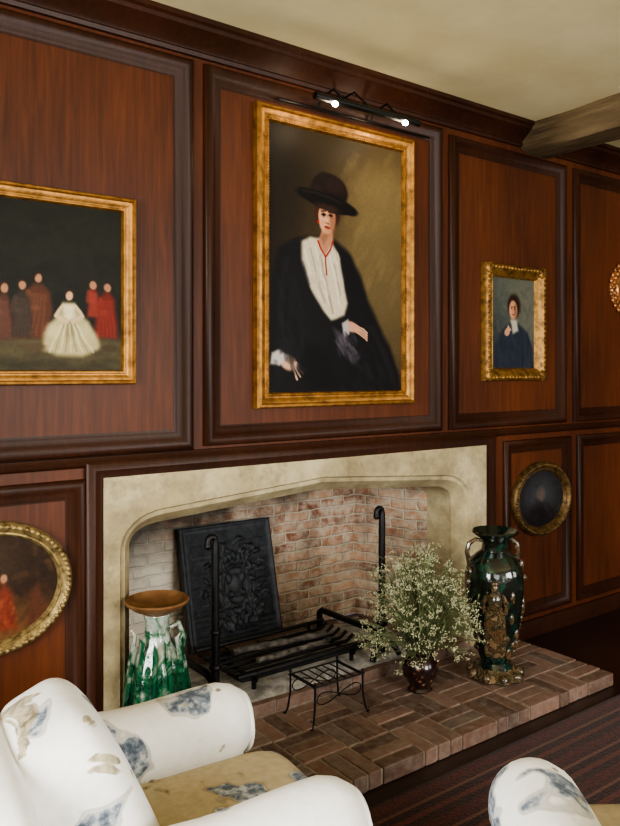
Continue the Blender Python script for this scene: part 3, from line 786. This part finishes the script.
# --- ornate plate far right
e=empty("repousse_plate"); m=MB(); M_COP=gold("copper_repousse",(90,52,30),(200,138,88),.35,30)
m.oval(4.70,2.115,.215,.18,[(0,0),(0,.012),(.012,.022),(.025,.012),(.06,.010),(.075,.022),(.09,.014),(.14,.012),(.17,.012),(.1799,.012)])
for q in range(26):
    a=2*math.pi*q/26; m.sell((4.70+.172*math.cos(a),-.014,2.115+.140*math.sin(a)),(.018,.012,.018),nu=8,nv=6)
    m.sell((4.70+.21*math.cos(a),-.014,2.115+.175*math.sin(a)),(.018,.010,.018),nu=8,nv=6)
m.build("dish",[M_COP],e,smooth=40)

# --- picture light
e=empty("picture_light"); m=MB()
m.tube([(1.93,-.21,2.752),(2.55,-.21,2.752)],.017,12)
m.tube([(1.86,-.03,2.775),(2.80,-.03,2.775)],.006,6)
for x in(2.08,2.40):
    m.tube([(x,-.03,2.775),(x,-.06,2.82),(x,-.15,2.83),(x,-.21,2.77)],.006,6)
m.tube([(2.24,-.0,2.86),(2.24,-.1,2.865),(2.24,-.21,2.765)],.005,6)
m.sell((2.24,-.01,2.86),(.02,.012,.02),nu=10,nv=6)
m.build("lamp_tube",[M_BLACK],e)
m=MB()
for x in(2.03,2.45): m.sell((x,-.222,2.732),(.016,.012,.012),nu=12,nv=8)
m.build("bulbs",[M_BULB],e)
for x in(2.03,2.45):
    l=bpy.data.lights.new("picture_bulb",'POINT'); l.energy=1.2; l.color=(1,.82,.58); l.shadow_soft_size=.02
    o=bpy.data.objects.new("picture_bulb",l); o.location=(x,-.20,2.70); COL.objects.link(o); o.parent=e

# ------------------------------------------------------------ rug
m=MB(); m.box(.6,6.2,-4.2,-.78,0.001,.014); m.build("striped_rug",[M_RUG],smooth=0)

# ------------------------------------------------------------ armchairs
def armchair(loc,rot,ay=.295):
    e=empty("armchair",loc,rot)
    m=MB()
    m.sell((-.03,0,.24),(.40,ay+.07,.17),.18,.18,nu=40,nv=20)
    m.build("base",[M_CH],e,smooth=60)
    m=MB(); m.sell((.03,0,.40),(.35,ay-.06,.075),.35,.25,nu=48,nv=20); m.build("seat_cushion",[M_CH2],e,smooth=60)
    for nm,s_ in(("arm_left",1),("arm_right",-1)):
        m=MB()
        m.sell((-.06,s_*(ay-.005),.30),(.34,.078,.22),.2,.25,nu=40,nv=20)
        pts=[];rs=[]
        for k in range(21):
            f=k/20; x=-.40+f*.70; r=.110*(1-max(0,abs(f*2-1)-.86)/.14*.3)
            pts.append((x,s_*ay,.522+.006*math.sin(f*9))); rs.append(r)
        pts.insert(0,(-.405,s_*ay,.522)); rs.insert(0,.02)
        pts.append((.308,s_*ay,.522)); rs.append(.05)
        m.tube(pts,rs,28)
        rp=[(.295,s_*ay+.082*math.cos(a),.522+.082*math.sin(a)) for a in [math.pi*2*k/28 for k in range(29)]]
        m.tube(rp,.006,6)
        m.build(nm,[M_CH],e,smooth=60)
    T=Matrix.Translation((-.42,0,.46))@Matrix.Rotation(-.2,4,'Y')
    m=MB(); m.sell((0,0,0),(.10,ay+.06,.32),.35,.4,0,T,40,24); m.build("back",[M_CH],e,smooth=60)
    T=Matrix.Translation((-.235,.0,.585))@Matrix.Rotation(-.42,4,'Y')
    m=MB(); m.sell((0,0,0),(.115,ay-.07,.25),.6,.5,0,T,40,24)
    m.build("back_cushion",[M_CH],e,smooth=60)
    m=MB()
    for sx in(-.33,.30):
        for sy in(-.27,.27): m.lathe([(.018,0),(.025,.03),(.03,.075),(.026,.09)],(sx,sy,.0),14)
    m.build("feet",[M_TRIM],e)
    return e
armchair((.82,-1.16,.014),math.radians(-6))
armchair((1.585,-2.07,.014),math.radians(55),.315)

# ------------------------------------------------------------ light
def area(name,loc,target,sx,sy,en,col):
    l=bpy.data.lights.new(name,'AREA'); l.shape='RECTANGLE'; l.size=sx;l.size_y=sy; l.energy=en; l.color=col
    o=bpy.data.objects.new(name,l); o.location=loc
    o.rotation_euler=(Vector(target)-Vector(loc)).to_track_quat('-Z','Y').to_euler(); COL.objects.link(o)
day=(1,.985,.95)
for i,(a,b) in enumerate(south):
    x=(a+b)/2; area("window_daylight_%d"%i,(x,Y1-.35,1.65),(x,0,1.3),1.6,1.7,[50,215,80][i],day)
area("window_daylight_w",(X0-.35,-2.6,1.65),(3,-2.2,1.0),2.0,1.7,310,day)
w=bpy.data.worlds.new("sky"); scene.world=w; w.use_nodes=True
bg=w.node_tree.nodes["Background"]; bg.inputs[0].default_value=(.85,.92,1,1); bg.inputs[1].default_value=1.1

# ------------------------------------------------------------ camera
cd=bpy.data.cameras.new("camera"); cam=bpy.data.objects.new("camera",cd); COL.objects.link(cam)
cam.location=(0,-2.8,1.56); cam.rotation_euler=(math.radians(90),0,math.radians(-36.3))
cd.lens=36*750/826; cd.sensor_width=36; cd.shift_y=-41/826; cd.clip_start=.02
scene.camera=cam
